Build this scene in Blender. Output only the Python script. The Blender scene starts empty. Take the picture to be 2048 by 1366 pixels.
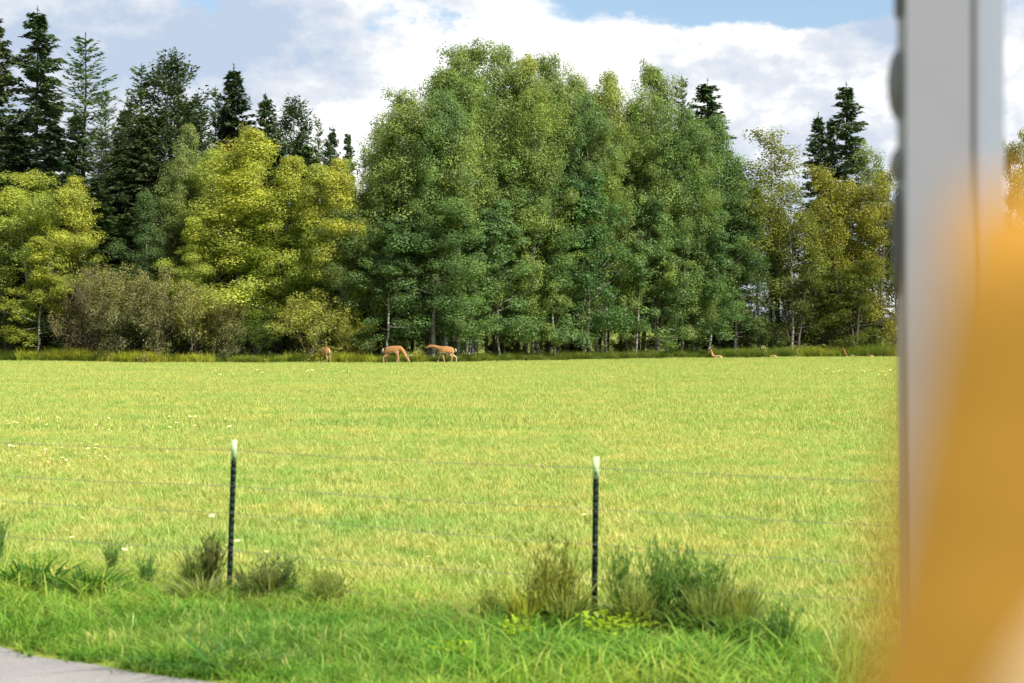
import bpy, bmesh, math, random
import numpy as np
from mathutils import Vector, Matrix
random.seed(11); RNG = np.random.default_rng(11)
S = bpy.context.scene
COL = S.collection
R = math.radians

# ------------------------------------------------------------------ camera
F = 3413.0                    # focal length in photo pixels (60 mm lens)
HZ = 643.0                    # horizon row
CH = 2.4                      # eye height
cd = bpy.data.cameras.new('camera'); cam = bpy.data.objects.new('camera', cd); COL.objects.link(cam)
cam.location = (0, 0, CH); cam.rotation_euler = (R(90), 0, 0)
cd.lens = 60; cd.sensor_width = 36; cd.shift_y = -40/2048
cd.clip_start = 0.02; cd.clip_end = 6000
cd.dof.use_dof = True; cd.dof.focus_distance = 100; cd.dof.aperture_fstop = 3.3
S.camera = cam

# ------------------------------------------------------------------ sky and sun
SUN_EL, SUN_AZ = 44, 128      # azimuth clockwise from +Y (view direction): the sun is off to the right
sd = Vector((math.sin(R(SUN_AZ))*math.cos(R(SUN_EL)), math.cos(R(SUN_AZ))*math.cos(R(SUN_EL)), math.sin(R(SUN_EL))))
sl = bpy.data.lights.new('sun', 'SUN'); sl.energy = 4.6; sl.angle = R(0.5); sl.color = (1, .945, .86)
so = bpy.data.objects.new('sun', sl); COL.objects.link(so)
so.rotation_euler = (-sd).to_track_quat('-Z', 'Y').to_euler()

W = bpy.data.worlds.new('World'); S.world = W; W.use_nodes = True
nt = W.node_tree; N = nt.nodes; L = nt.links; N.clear()
def nd(t, **k):
    n = N.new(t)
    for a, b in k.items(): setattr(n, a, b)
    return n
def mth(op, a, b=None, clamp=False):
    n = N.new('ShaderNodeMath'); n.operation = op; n.use_clamp = clamp
    for i, v in enumerate((a, b)):
        if v is None: continue
        if isinstance(v, (int, float)): n.inputs[i].default_value = v
        else: L.new(v, n.inputs[i])
    return n.outputs[0]
sky = nd('ShaderNodeTexSky', sky_type='NISHITA', sun_disc=False, sun_elevation=R(SUN_EL), sun_rotation=R(SUN_AZ))
sky.air_density = 1.0; sky.dust_density = 0.6
tc = nd('ShaderNodeTexCoord')
DIR = tc.outputs['Generated']
def direction(px, py): return Vector(((px-1024)/F, 1, (HZ-py)/F)).normalized()
def blob(px, py, wx, wy, r0=0.35, r1=1.0):          # 1 in the middle, 0 beyond wx, wy (photo pixels)
    c = direction(px, py)
    s = nd('ShaderNodeVectorMath', operation='SUBTRACT'); L.new(DIR, s.inputs[0]); s.inputs[1].default_value = c
    m = nd('ShaderNodeVectorMath', operation='MULTIPLY'); L.new(s.outputs[0], m.inputs[0]); m.inputs[1].default_value = (F/wx, 2.0, F/wy)
    l = nd('ShaderNodeVectorMath', operation='LENGTH'); L.new(m.outputs[0], l.inputs[0])
    r = nd('ShaderNodeMapRange', interpolation_type='SMOOTHSTEP'); L.new(l.outputs['Value'], r.inputs[0])
    r.inputs[1].default_value = r0; r.inputs[2].default_value = r1; r.inputs[3].default_value = 1; r.inputs[4].default_value = 0
    return r.outputs[0]
def noise(scale, detail, rough, off=(0, 0, 0), sz=1.6, dist=0.0):
    m = nd('ShaderNodeMapping'); L.new(DIR, m.inputs[0]); m.inputs['Location'].default_value = off; m.inputs['Scale'].default_value = (1, 1, sz)
    n = nd('ShaderNodeTexNoise'); n.inputs['Scale'].default_value = scale; n.inputs['Detail'].default_value = detail
    n.inputs['Roughness'].default_value = rough; n.inputs['Distortion'].default_value = dist
    L.new(m.outputs[0], n.inputs['Vector']); return n.outputs[0]
n1 = noise(9, 9, .62, (3.1, 0, 1.2)); n2 = noise(5, 6, .55, (7, 2, 5)); n3 = noise(26, 6, .6, (1, 9, 3))
dens = mth('ADD', n1, 0.16)
dens = mth('SUBTRACT', dens, mth('MULTIPLY', blob(1540, -60, 560, 165, .3, 1.0), .45))
dens = mth('SUBTRACT', dens, mth('MULTIPLY', blob(560, 50, 300, 130, .1, 1.0), .12))
dens = mth('ADD', dens, mth('MULTIPLY', blob(1150, 330, 900, 330, .4, 1.0), .10))
cov = nd('ShaderNodeMapRange', interpolation_type='SMOOTHSTEP'); L.new(dens, cov.inputs[0])
cov.inputs[1].default_value = .50; cov.inputs[2].default_value = .60
# cloud shade: bright billows and soft grey undersides
shade = mth('SUBTRACT', mth('ADD', mth('MULTIPLY', n2, 1.5), mth('MULTIPLY', n3, .9)), .52)
shade = mth('SUBTRACT', shade, mth('MULTIPLY', blob(520, 70, 560, 190, .2, 1.0), .36))
shade = mth('SUBTRACT', shade, mth('MULTIPLY', blob(1330, 130, 190, 60, .2, 1.0), .07))
shade = mth('ADD', shade, mth('MULTIPLY', blob(1560, 230, 460, 190, .2, 1.0), .07))
shade = mth('ADD', shade, mth('MULTIPLY', blob(980, 120, 420, 150, .2, 1.0), .20))
cr = nd('ShaderNodeValToRGB'); L.new(shade, cr.inputs[0])
e = cr.color_ramp.elements; e[0].position = .38; e[0].color = (.47, .56, .70, 1); e[1].position = .76; e[1].color = (1.04, 1.03, 1.02, 1)
m_ = cr.color_ramp.elements.new(.60); m_.color = (.70, .74, .80, 1)
b1 = nd('ShaderNodeBackground'); b1.inputs[1].default_value = 0.088; L.new(sky.outputs[0], b1.inputs[0])
b2 = nd('ShaderNodeBackground'); b2.inputs[1].default_value = 0.65; L.new(cr.outputs[0], b2.inputs[0])
mx = nd('ShaderNodeMixShader'); L.new(cov.outputs[0], mx.inputs[0]); L.new(b1.outputs[0], mx.inputs[1]); L.new(b2.outputs[0], mx.inputs[2])
wo = nd('ShaderNodeOutputWorld'); L.new(mx.outputs[0], wo.inputs[0])

S.render.engine = 'CYCLES'
S.view_settings.view_transform = 'Standard'; S.view_settings.look = 'None'; S.view_settings.gamma = 1
S.view_settings.use_curve_mapping = False
S.view_settings.exposure = 0.85
S.cycles.max_bounces = 8; S.cycles.diffuse_bounces = 3; S.cycles.transmission_bounces = 4

# ------------------------------------------------------------------ helpers
def tag(o, label=None, cat=None, group=None, kind=None):
    if label: o['label'] = label
    if cat: o['category'] = cat
    if group: o['group'] = group
    if kind: o['kind'] = kind
    return o
def empty(name, loc=(0, 0, 0), rz=0):
    o = bpy.data.objects.new(name, None); COL.objects.link(o); o.location = loc; o.rotation_euler = (0, 0, rz)
    o.empty_display_size = .3; return o
def link(name, me, parent=None):
    o = bpy.data.objects.new(name, me); COL.objects.link(o); o.parent = parent; return o
def mesh_np(name, V, faces, mats, attrs=None, smooth=False, midx=None):
    """faces: list of (M,k) int arrays"""
    me = bpy.data.meshes.new(name)
    V = np.asarray(V, dtype=np.float32)
    loops = np.concatenate([f.ravel() for f in faces]).astype(np.int32)
    tot = np.concatenate([np.full(len(f), f.shape[1]) for f in faces]).astype(np.int32)
    st = np.concatenate([[0], np.cumsum(tot)[:-1]]).astype(np.int32)
    me.vertices.add(len(V)); me.vertices.foreach_set('co', V.ravel())
    me.loops.add(len(loops)); me.loops.foreach_set('vertex_index', loops)
    me.polygons.add(len(tot)); me.polygons.foreach_set('loop_start', st); me.polygons.foreach_set('loop_total', tot)
    if midx is not None: me.polygons.foreach_set('material_index', midx.astype(np.int32))
    for m in (mats if isinstance(mats, (list, tuple)) else [mats]): me.materials.append(m)
    me.update(calc_edges=True)
    if smooth: me.polygons.foreach_set('use_smooth', np.ones(len(tot), bool))
    for k, v in (attrs or {}).items():
        a = me.attributes.new(k, 'FLOAT', 'POINT'); a.data.foreach_set('value', np.asarray(v, dtype=np.float32))
    return me
class Geo:                                    # gathers tubes and boxes into one mesh
    def __init__(s): s.V = []; s.Q = []; s.n = 0
    def tube(s, pts, rad, k=6, cap=False):
        P = np.asarray(pts, float); n = len(P); T = np.gradient(P, axis=0)
        T /= np.linalg.norm(T, axis=1)[:, None] + 1e-9
        up = np.array([0, 0, 1.]) if abs(T[0][2]) < .9 else np.array([1., 0, 0])
        A = np.cross(T, up); A /= np.linalg.norm(A, axis=1)[:, None] + 1e-9; B = np.cross(T, A)
        an = np.arange(k)*2*np.pi/k
        ring = P[:, None, :] + np.asarray(rad, float)[:, None, None]*(np.cos(an)[None, :, None]*A[:, None, :] + np.sin(an)[None, :, None]*B[:, None, :])
        s.V.append(ring.reshape(-1, 3))
        i = np.arange(n-1)[:, None]*k; j = np.arange(k)[None, :]; j2 = (j+1) % k
        s.Q.append((np.stack([i+j, i+j2, i+k+j2, i+k+j], -1).reshape(-1, 4))+s.n)
        s.n += n*k
        if cap:
            for e_ in (0, n-1):
                c = np.repeat(P[e_][None], 1, 0); s.V.append(c); b = s.n - n*k + e_*k if e_ == 0 else s.n - n*k - 1 + e_*k
                q = np.array([[b+a, b+(a+1) % k, s.n, s.n] for a in range(k)])
                s.tri = getattr(s, 'tri', []); s.tri.append(q[:, :3]); s.n += 1
    def box(s, c, h, rz=0):
        v = np.array([[x, y, z] for x in (-1, 1) for y in (-1, 1) for z in (-1, 1)], float)*np.array(h)
        ca, sa = math.cos(rz), math.sin(rz)
        v = np.stack([v[:, 0]*ca-v[:, 1]*sa, v[:, 0]*sa+v[:, 1]*ca, v[:, 2]], 1)+np.array(c)
        s.V.append(v); s.Q.append(np.array([[0, 1, 3, 2], [4, 6, 7, 5], [0, 4, 5, 1], [2, 3, 7, 6], [0, 2, 6, 4], [1, 5, 7, 3]])+s.n); s.n += 8
    def mesh(s, name, mat, smooth=True):
        fs = [np.concatenate(s.Q)]
        if getattr(s, 'tri', None): fs.append(np.concatenate(s.tri))
        return mesh_np(name, np.concatenate(s.V), fs, mat, smooth=smooth)

# ------------------------------------------------------------------ materials
def mat(name):
    m = bpy.data.materials.new(name); m.use_nodes = True; t = m.node_tree; t.nodes.clear(); return m, t
class T:
    def __init__(s, t): s.t = t
    def n(s, typ, **k):
        x = s.t.nodes.new(typ)
        for a, b in k.items(): setattr(x, a, b)
        return x
    def l(s, a, b): s.t.links.new(a, b)
    def noise(s, scale, detail=4, rough=.55, co=None, sc=None):
        x = s.n('ShaderNodeTexNoise'); x.inputs['Scale'].default_value = scale; x.inputs['Detail'].default_value = detail; x.inputs['Roughness'].default_value = rough
        if co is not None:
            if sc: 
                m = s.n('ShaderNodeMapping'); m.inputs['Scale'].default_value = sc; s.l(co, m.inputs[0]); co = m.outputs[0]
            s.l(co, x.inputs['Vector'])
        return x.outputs[0]
    def ramp(s, f, stops):
        x = s.n('ShaderNodeValToRGB'); s.l(f, x.inputs[0]); e = x.color_ramp.elements
        while len(e) < len(stops): e.new(.5)
        for q, (p, c) in zip(e, stops): q.position = p; q.color = (*c, 1)
        return x.outputs[0]
    def mix(s, f, a, b, mode='MIX'):
        x = s.n('ShaderNodeMix', data_type='RGBA', blend_type=mode)
        for i, v in ((0, f), (6, a), (7, b)):
            if isinstance(v, (int, float)): x.inputs[i].default_value = v
            elif isinstance(v, tuple): x.inputs[i].default_value = (*v, 1)
            else: s.l(v, x.inputs[i])
        return x.outputs[2]
    def math(s, op, a, b, clamp=False):
        x = s.n('ShaderNodeMath', operation=op, use_clamp=clamp)
        for i, v in enumerate((a, b)):
            if isinstance(v, (int, float)): x.inputs[i].default_value = v
            else: s.l(v, x.inputs[i])
        return x.outputs[0]
    def attr(s, name, typ='GEOMETRY'):
        x = s.n('ShaderNodeAttribute', attribute_name=name, attribute_type=typ); return x
    def leafout(s, col, tr=.4, rough=.5, spec=.3, tint=(1.15, 1.2, .55)):
        p = s.n('ShaderNodeBsdfPrincipled'); p.inputs['Roughness'].default_value = rough; p.inputs['Specular IOR Level'].default_value = spec
        s.l(col, p.inputs['Base Color'])
        d = s.n('ShaderNodeBsdfTranslucent'); s.l(s.mix(1.0, col, tint, 'MULTIPLY'), d.inputs[0])
        m = s.n('ShaderNodeMixShader'); m.inputs[0].default_value = tr; s.l(p.outputs[0], m.inputs[1]); s.l(d.outputs[0], m.inputs[2])
        o = s.n('ShaderNodeOutputMaterial'); s.l(m.outputs[0], o.inputs[0])
    def out(s, col, rough=.6, spec=.4, metal=0, bump=None, bs=.3, bd=.01):
        p = s.n('ShaderNodeBsdfPrincipled'); p.inputs['Specular IOR Level'].default_value = spec; p.inputs['Metallic'].default_value = metal
        if isinstance(rough, (int, float)): p.inputs['Roughness'].default_value = rough
        else: s.l(rough, p.inputs['Roughness'])
        if isinstance(col, tuple): p.inputs['Base Color'].default_value = (*col, 1)
        else: s.l(col, p.inputs['Base Color'])
        if bump is not None:
            b = s.n('ShaderNodeBump'); b.inputs['Strength'].default_value = bs; b.inputs['Distance'].default_value = bd
            s.l(bump, b.inputs['Height']); s.l(b.outputs[0], p.inputs['Normal'])
        o = s.n('ShaderNodeOutputMaterial'); s.l(p.outputs[0], o.inputs[0])

# leaves: the object's own colour, shifted per leaf, turning to autumn yellow high in the crown by the object's 'autumn'
def leaf_material(name, tr=.42, spread=.45):
    m, t = mat(name); t = T(t)
    oi = t.n('ShaderNodeObjectInfo'); r = t.attr('rnd').outputs['Fac']; h = t.attr('hgt').outputs['Fac']
    au = t.attr('autumn', 'OBJECT').outputs['Fac']
    geo = t.n('ShaderNodeNewGeometry')
    big = t.noise(.55, 3, .6, geo.outputs['Position'])
    f = t.math('ADD', t.math('MULTIPLY', h, .8), t.math('MULTIPLY', t.math('SUBTRACT', big, .5), 1.8))
    f = t.math('MULTIPLY', f, t.math('MULTIPLY', au, .8), True)
    c = t.mix(f, oi.outputs['Color'], (.50, .44, .05))
    v = t.ramp(r, [(0, (1-spread*.8,)*3), (.5, (1, 1, 1)), (1, (1+spread, 1+spread, 1+spread*.6))])
    c = t.mix(1.0, c, v, 'MULTIPLY')
    bn = t.ramp(t.noise(.3, 2, .5, geo.outputs['Position']), [(.3, (.85, .9, .95)), (.7, (1.15, 1.1, .9))])
    c = t.mix(1.0, c, bn, 'MULTIPLY')
    t.leafout(c, tr); return m
M_LEAF = leaf_material('leaf_green', .40, .42)
M_NEEDLE = leaf_material('needles', .12, .4)

def bark(name, light, dark, mid, scz=1.0):
    m, t = mat(name); t = T(t); co = t.n('ShaderNodeTexCoord').outputs['Object']
    a = t.noise(3.0, 4, .6, co, (1.5, 1.5, 5*scz)); b = t.noise(.5, 3, .6, co)
    c = t.ramp(a, [(.36, dark), (.46, mid), (.56, light)])
    c = t.mix(t.ramp(b, [(.4, (0, 0, 0)), (.7, (1, 1, 1))]), c, mid)
    t.out(c, .8, .2, bump=a, bs=.5, bd=.02); return m
M_ASPEN = bark('aspen_bark', (.40, .38, .34), (.04, .035, .03), (.13, .125, .105))
M_DARKBARK = bark('dark_bark', (.13, .11, .09), (.03, .026, .022), (.07, .06, .05))
M_TWIG = bark('twig_bark', (.26, .22, .17), (.07, .055, .045), (.16, .13, .10))
M_SPRUCEBARK = bark('spruce_bark', (.12, .085, .06), (.03, .022, .018), (.07, .05, .038))

def grass_material(name, stops, patch, tr=.35, straw=(.40, .33, .12), strawp=(.62, .80)):
    m, t = mat(name); t = T(t); pos = t.n('ShaderNodeNewGeometry').outputs['Position']
    r = t.attr('rnd').outputs['Fac']; h = t.attr('hgt').outputs['Fac']
    c = t.ramp(r, stops)
    p = t.noise(.35, 4, .6, pos, (.55, 1.25, 1)); q = t.noise(1.7, 4, .6, pos, (.8, 1.1, 1)); w = t.noise(.09, 3, .6, pos, (.6, 1.3, 1))
    c = t.mix(1.0, c, t.ramp(p, patch), 'MULTIPLY')
    c = t.mix(t.ramp(q, [(.45, (0, 0, 0)), (.62, (.6, .6, .6))]), c, t.mix(1.0, c, (.55, .95, .6), 'MULTIPLY'))
    c = t.mix(t.ramp(t.math('ADD', t.math('MULTIPLY', w, .5), t.math('MULTIPLY', q, .5)), [(strawp[0]-.06, (0, 0, 0)), (strawp[1]-.06, (.75, .75, .75))]), c, straw)
    s5 = t.noise(4.5, 4, .7, pos, (.8, 1.0, 1)); c = t.mix(1.0, c, t.ramp(s5, [(.34, (.55, .72, .55)), (.46, (1, 1, 1)), (.56, (1, 1, 1)), (.68, (1.35, 1.22, 1.25))]), 'MULTIPLY')
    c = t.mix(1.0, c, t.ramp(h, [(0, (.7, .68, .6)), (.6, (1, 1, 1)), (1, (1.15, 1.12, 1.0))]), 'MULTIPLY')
    t.leafout(c, tr, .55, .2, (1.15, 1.15, .6)); return m
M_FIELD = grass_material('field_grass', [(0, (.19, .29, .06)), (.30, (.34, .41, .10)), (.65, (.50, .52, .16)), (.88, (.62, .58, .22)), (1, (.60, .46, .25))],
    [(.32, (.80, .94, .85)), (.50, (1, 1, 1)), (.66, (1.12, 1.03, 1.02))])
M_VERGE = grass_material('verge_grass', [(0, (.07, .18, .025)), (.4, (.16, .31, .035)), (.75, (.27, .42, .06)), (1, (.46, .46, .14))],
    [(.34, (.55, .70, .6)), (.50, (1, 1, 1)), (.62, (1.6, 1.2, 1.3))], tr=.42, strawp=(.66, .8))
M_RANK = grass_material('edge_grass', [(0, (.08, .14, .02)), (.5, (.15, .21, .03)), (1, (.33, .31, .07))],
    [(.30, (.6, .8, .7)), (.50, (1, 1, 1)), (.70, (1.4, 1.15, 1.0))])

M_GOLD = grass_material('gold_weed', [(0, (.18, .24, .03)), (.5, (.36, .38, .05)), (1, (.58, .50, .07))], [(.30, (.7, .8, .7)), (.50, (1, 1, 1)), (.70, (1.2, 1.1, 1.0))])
m, t = mat('field_soil'); M_GROUND = m; t = T(t); pos = t.n('ShaderNodeNewGeometry').outputs['Position']
c = t.ramp(t.noise(.35, 6, .65, pos, (.55, 1.25, 1)), [(.30, (.13, .20, .03)), (.5, (.20, .26, .04)), (.68, (.30, .30, .06))])
c = t.mix(t.ramp(t.noise(6, 5, .7, pos), [(.4, (0, 0, 0)), (.7, (.7, .7, .7))]), c, (.10, .11, .03))
t.out(c, .95, .1, bump=t.noise(9, 5, .7, pos), bs=.7, bd=.06)
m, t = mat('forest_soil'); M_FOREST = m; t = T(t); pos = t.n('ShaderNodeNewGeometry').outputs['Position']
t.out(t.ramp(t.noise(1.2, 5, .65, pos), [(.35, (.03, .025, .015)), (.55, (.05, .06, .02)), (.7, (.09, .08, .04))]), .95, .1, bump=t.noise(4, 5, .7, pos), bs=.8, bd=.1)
m, t = mat('asphalt'); M_ROAD = m; t = T(t); pos = t.n('ShaderNodeNewGeometry').outputs['Position']
c = t.ramp(t.noise(120, 4, .8, pos), [(.35, (.13, .125, .125)), (.6, (.30, .29, .285))])
c = t.mix(1.0, c, t.ramp(t.noise(1.2, 4, .6, pos), [(.3, (.85, .85, .85)), (.7, (1.1, 1.08, 1.05))]), 'MULTIPLY')
t.out(c, .85, .25, bump=t.noise(90, 3, .7, pos), bs=.4, bd=.004)
def plain(name, col, rough=.5, spec=.4, metal=0, var=.12, scale=20, bs=.15):
    m, t = mat(name); t = T(t); co = t.n('ShaderNodeTexCoord').outputs['Object']; n = t.noise(scale, 4, .6, co)
    a = tuple(x*(1-var) for x in col); b = tuple(x*(1+var) for x in col)
    t.out(t.ramp(n, [(.3, a), (.7, b)]), rough, spec, metal, bump=n, bs=bs, bd=.002); return m
M_POST = plain('green_post_paint', (.008, .022, .014), .7, .2, 0, .3, 30)
M_CAP = plain('pale_cap_paint', (.40, .54, .28), .6, .3, 0, .12, 25)
M_WIRE = plain('galvanised_wire', (.24, .25, .20), .5, .5, .5, .3, 40)
M_METAL = plain('grey_paint', (.205, .212, .245), .5, .4, 0, .05, 6)
M_METALSIDE = plain('pale_blue_grey_paint', (.235, .27, .33), .45, .4, 0, .05, 6)
M_RUBBER = plain('dark_rubber', (.05, .05, .055), .5, .4)
M_KNOB = plain('knob_grey', (.10, .10, .11), .35, .5)
M_ORANGE = plain('orange_cloth', (.62, .31, .052), .85, .2, 0, .1, 60, .4)
M_ORANGELIT = plain('orange_cloth_lit', (.80, .58, .36), .85, .2, 0, .08, 60, .4)  # orange seat cloth with the light on it painted into a paler colour
M_FUR = plain('tan_fur', (.29, .155, .07), .8, .2, 0, .25, 6, .4)
m, t = mat('coat'); M_FUR = m; t = T(t); co = t.n('ShaderNodeTexCoord').outputs['Object']; sp = t.n('ShaderNodeSeparateXYZ'); t.l(co, sp.inputs[0])
nn = t.noise(9, 4, .6, co); zz = t.math('ADD', t.math('MULTIPLY', sp.outputs['Z'], .9), t.math('MULTIPLY', t.math('SUBTRACT', nn, .5), .5))
t.out(t.ramp(zz, [(.18, (.42, .27, .14)), (.55, (.38, .195, .075)), (.9, (.27, .135, .055))]), .85, .15, bump=nn, bs=.5, bd=.01)
M_FURP = plain('pale_fur', (.46, .36, .25), .85, .15, 0, .12, 8, .4)
M_FURW = plain('white_fur', (.72, .66, .56), .85, .15, 0, .12, 8, .4)
M_FURD = plain('grey_brown_fur', (.22, .13, .075), .8, .2, 0, .2, 8, .4)
M_HOOF = plain('hoof', (.03, .025, .02), .5)
M_ANTLER = plain('antler', (.45, .36, .24), .5)
M_PETAL = plain('pale_yellow_petal', (.78, .76, .36), .6, .2, 0, .08, 40)
M_WEED = leaf_material('weed_leaf', .5, .35)

# ------------------------------------------------------------------ setting: ground, forest floor, road
def sheet(name, poly, z, m):
    me = bpy.data.meshes.new(name); me.from_pydata([(x, y, z) for x, y in poly], [], [list(range(len(poly)))]); me.materials.append(m)
    return tag(link(name, me), kind='structure')
sheet('ground', [(-2500, -400), (2500, -400), (2500, 4500), (-2500, 4500)], 0, M_GROUND)
EX = [-1200, -200, 0, 150, 300, 900, 1000, 1300, 1500, 1800, 2100, 3200]
EY = [106, 104, 104, 101, 97.6, 98.6, 102, 109, 113, 115, 116, 118]
def yedge(px): return float(np.interp(px, EX, EY))
def at(px, Y): return (px-1024)/F*Y
fr = [(at(p, yedge(p)), yedge(p)) for p in EX]
back = [(at(p, yedge(p)+b), yedge(p)+b) for p, b in ((3200, 20), (1800, 17), (1300, 16), (900, 24), (600, 60), (0, 80), (-1200, 80))]
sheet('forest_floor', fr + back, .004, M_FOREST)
# road edge runs from (-3.74, 12.47) through (-2.155, 11.42)
p0 = Vector((-3.74, 12.47)); rd = Vector((1.585, -1.05)).normalized(); nrm = Vector((rd.y, -rd.x)).normalized()
if nrm.y > 0: nrm = -nrm
edge = []
for i in range(241):
    s = -60 + i*.5
    edge.append(p0 + rd*s + nrm*(random.uniform(-.035, .035)+.05*math.sin(s*1.3)))
far_side = [p0 + rd*60 + nrm*7.2, p0 - rd*60 + nrm*7.2]
sheet('road', [tuple(v) for v in edge] + [tuple(v) for v in far_side], .012, M_ROAD)
def road_side(x, y):          # metres on the grass side of the road edge
    return -((x-p0.x)*nrm.x + (y-p0.y)*nrm.y)
FP0 = Vector((-2.46, 14.84)); FP1 = Vector((.643, 13.38)); fdir = (FP1-FP0).normalized(); fn = Vector((-fdir.y, fdir.x))
def fence_side(x, y): return (x-FP0.x)*fn.x + (y-FP0.y)*fn.y      # positive = field side

# ------------------------------------------------------------------ grass built as blade patches, scattered by geometry nodes
def blades(n, size, h, w, lean, seg, seed, hvar=.4):
    g = np.random.default_rng(seed)
    P = (g.random((n, 2))-.5)*size
    # tufting: pull blades towards random tuft centres
    tc_ = (g.random((max(6, n//22), 2))-.5)*size
    k = g.integers(0, len(tc_), n); P = np.where((g.random(n) < .6)[:, None], tc_[k]+g.normal(0, size*.022, (n, 2)), P)
    tuft = np.concatenate([g.random(len(tc_))])
    H = h*(1+hvar*g.normal(0, 1, n)).clip(.3, 2.0)*(.8+.5*tuft[k]); az = g.random(n)*2*np.pi
    Ln = lean*g.random(n)*H; face = az+np.pi/2+g.normal(0, .5, n)
    d = np.stack([np.cos(az), np.sin(az)], 1); s = np.stack([np.cos(face), np.sin(face)], 1)
    W_ = w*(.6+.8*g.random(n)); V = []; hh = []
    for i in range(seg):
        f = i/seg; z = H*(f - .25*lean*f*f); c = P+d*(Ln*f**1.8)[:, None]; ww = (W_*(1-.55*f)/2)[:, None]
        V.append(np.concatenate([c-s*ww, z[:, None]], 1)); V.append(np.concatenate([c+s*ww, z[:, None]], 1)); hh += [np.full(n, f)]*2
    V.append(np.concatenate([P+d*Ln[:, None], (H*(1-.25*lean))[:, None]], 1)); hh.append(np.ones(n))
    V = np.stack(V, 1); nv = V.shape[1]; b = np.arange(n)[:, None]*nv
    q = [b+np.array([[2*i, 2*i+1, 2*i+3, 2*i+2]]) for i in range(seg-1)]
    t3 = b+np.array([[2*seg-2, 2*seg-1, 2*seg]])
    r = np.repeat((.65*g.random(n)+.35*tuft[k]).clip(0, 1), nv)
    return V.reshape(-1, 3), ([np.concatenate(q)] if q else [])+[t3], {'rnd': r, 'hgt': np.stack(hh, 1).ravel()}
def scatter(name, patches, pts, scl, idx, label, cat):
    c = bpy.data.collections.new(name+'_patches')
    for i, me in enumerate(patches):
        o = bpy.data.objects.new('grass_patch_%02d' % i, me); c.objects.link(o)
    n = len(pts); me = bpy.data.meshes.new(name); me.vertices.add(n); me.vertices.foreach_set('co', np.asarray(pts, np.float32).ravel())
    a = me.attributes.new('rot', 'FLOAT', 'POINT'); a.data.foreach_set('value', (RNG.random(n)*6.283).astype(np.float32))
    a = me.attributes.new('scl', 'FLOAT', 'POINT'); a.data.foreach_set('value', np.asarray(scl, np.float32))
    a = me.attributes.new('idx', 'INT', 'POINT'); a.data.foreach_set('value', np.asarray(idx, np.int32))
    o = link(name, me); tag(o, label, cat, kind='stuff')
    g = bpy.data.node_groups.new(name+'_nodes', 'GeometryNodeTree')
    g.interface.new_socket('Geometry', in_out='INPUT', socket_type='NodeSocketGeometry'); g.interface.new_socket('Geometry', in_out='OUTPUT', socket_type='NodeSocketGeometry')
    gi = g.nodes.new('NodeGroupInput'); go = g.nodes.new('NodeGroupOutput')
    ci = g.nodes.new('GeometryNodeCollectionInfo'); ci.inputs['Collection'].default_value = c; ci.inputs['Separate Children'].default_value = True; ci.inputs['Reset Children'].default_value = True
    ip = g.nodes.new('GeometryNodeInstanceOnPoints'); ip.inputs['Pick Instance'].default_value = True
    def at_(nm, ty):
        x = g.nodes.new('GeometryNodeInputNamedAttribute'); x.data_type = ty; x.inputs[0].default_value = nm; return x.outputs['Attribute']
    cx = g.nodes.new('ShaderNodeCombineXYZ'); g.links.new(at_('rot', 'FLOAT'), cx.inputs['Z'])
    g.links.new(gi.outputs[0], ip.inputs['Points']); g.links.new(ci.outputs[0], ip.inputs['Instance']); g.links.new(at_('idx', 'INT'), ip.inputs['Instance Index'])
    g.links.new(cx.outputs[0], ip.inputs['Rotation']); g.links.new(at_('scl', 'FLOAT'), ip.inputs['Scale']); g.links.new(ip.outputs[0], go.inputs[0])
    md = o.modifiers.new('scatter', 'NODES'); md.node_group = g
    return o
def patchset(k, mt, *a, **kw):
    r = []
    for i in range(k):
        V, f, at2 = blades(*a, seed=100+i*7+int(a[0]), **kw); r.append(mesh_np('grass_patch', V, f, mt, at2))
    return r
def grid(y0, y1, step, half):
    r = []; y = y0
    while y < y1:
        hw = half(y); x = -hw
        while x < hw:
            r.append((x+random.uniform(-.5, .5)*step, y+random.uniform(-.5, .5)*step)); x += step
        y += step
    return r
near = patchset(6, M_FIELD, 1500, 1.2, .085, .0075, .9, 3)
pn = [(x, y) for x, y in grid(11, 36, .62, lambda y: .36*y+2) if fence_side(x, y) > .2 or (road_side(x, y) > .8 and random.random() < .45)]
scatter('field_grass', near, [(x, y, 0) for x, y in pn], [random.uniform(.75, 1.25) for _ in pn], [random.randrange(6) for _ in pn],
        'short yellow-green meadow grass behind the wire fence', 'grass')
farp = patchset(5, M_FIELD, 3200, 3.6, .09, .02, .7, 1)
pf = [(x, y) for x, y in grid(35, 118, 1.9, lambda y: .36*y+2) if y < yedge(1024+x/y*F)-1.6]
scatter('distant_field_grass', farp, [(x, y, 0) for x, y in pf], [random.uniform(.8, 1.15) for _ in pf], [random.randrange(5) for _ in pf],
        'pale sunlit meadow grass stretching to the foot of the trees', 'grass')
verge = patchset(6, M_VERGE, 1300, 1.1, .135, .009, 1.5, 4, hvar=.6)
pv = []
for x, y in grid(5, 19, .42, lambda y: .4*y+3):
    a, b = road_side(x, y), fence_side(x, y)
    if a > .36 and y > 4 and (b < .1 or random.random() < math.exp(-(b-.1)/.45)*.8): pv.append((x, y))
sv = [random.uniform(.5, 1.0)*(1.6 if random.random() < .10 else 1)*min(1, .5+.5*road_side(x, y))*(1 if fence_side(x, y) < 0 else .75) for x, y in pv]
scatter('verge_grass', verge, [(x, y, 0) for x, y in pv], sv, [random.randrange(6) for _ in pv],
        'lush long green grass between the road edge and the fence', 'grass')
small = patchset(4, M_VERGE, 150, .36, .11, .007, 1.6, 4)
pe = [(x, y) for x, y in grid(5, 19, .16, lambda y: .4*y+3) if .06 < road_side(x, y) < .6 and y > 4 and random.random() < .8]
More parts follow.
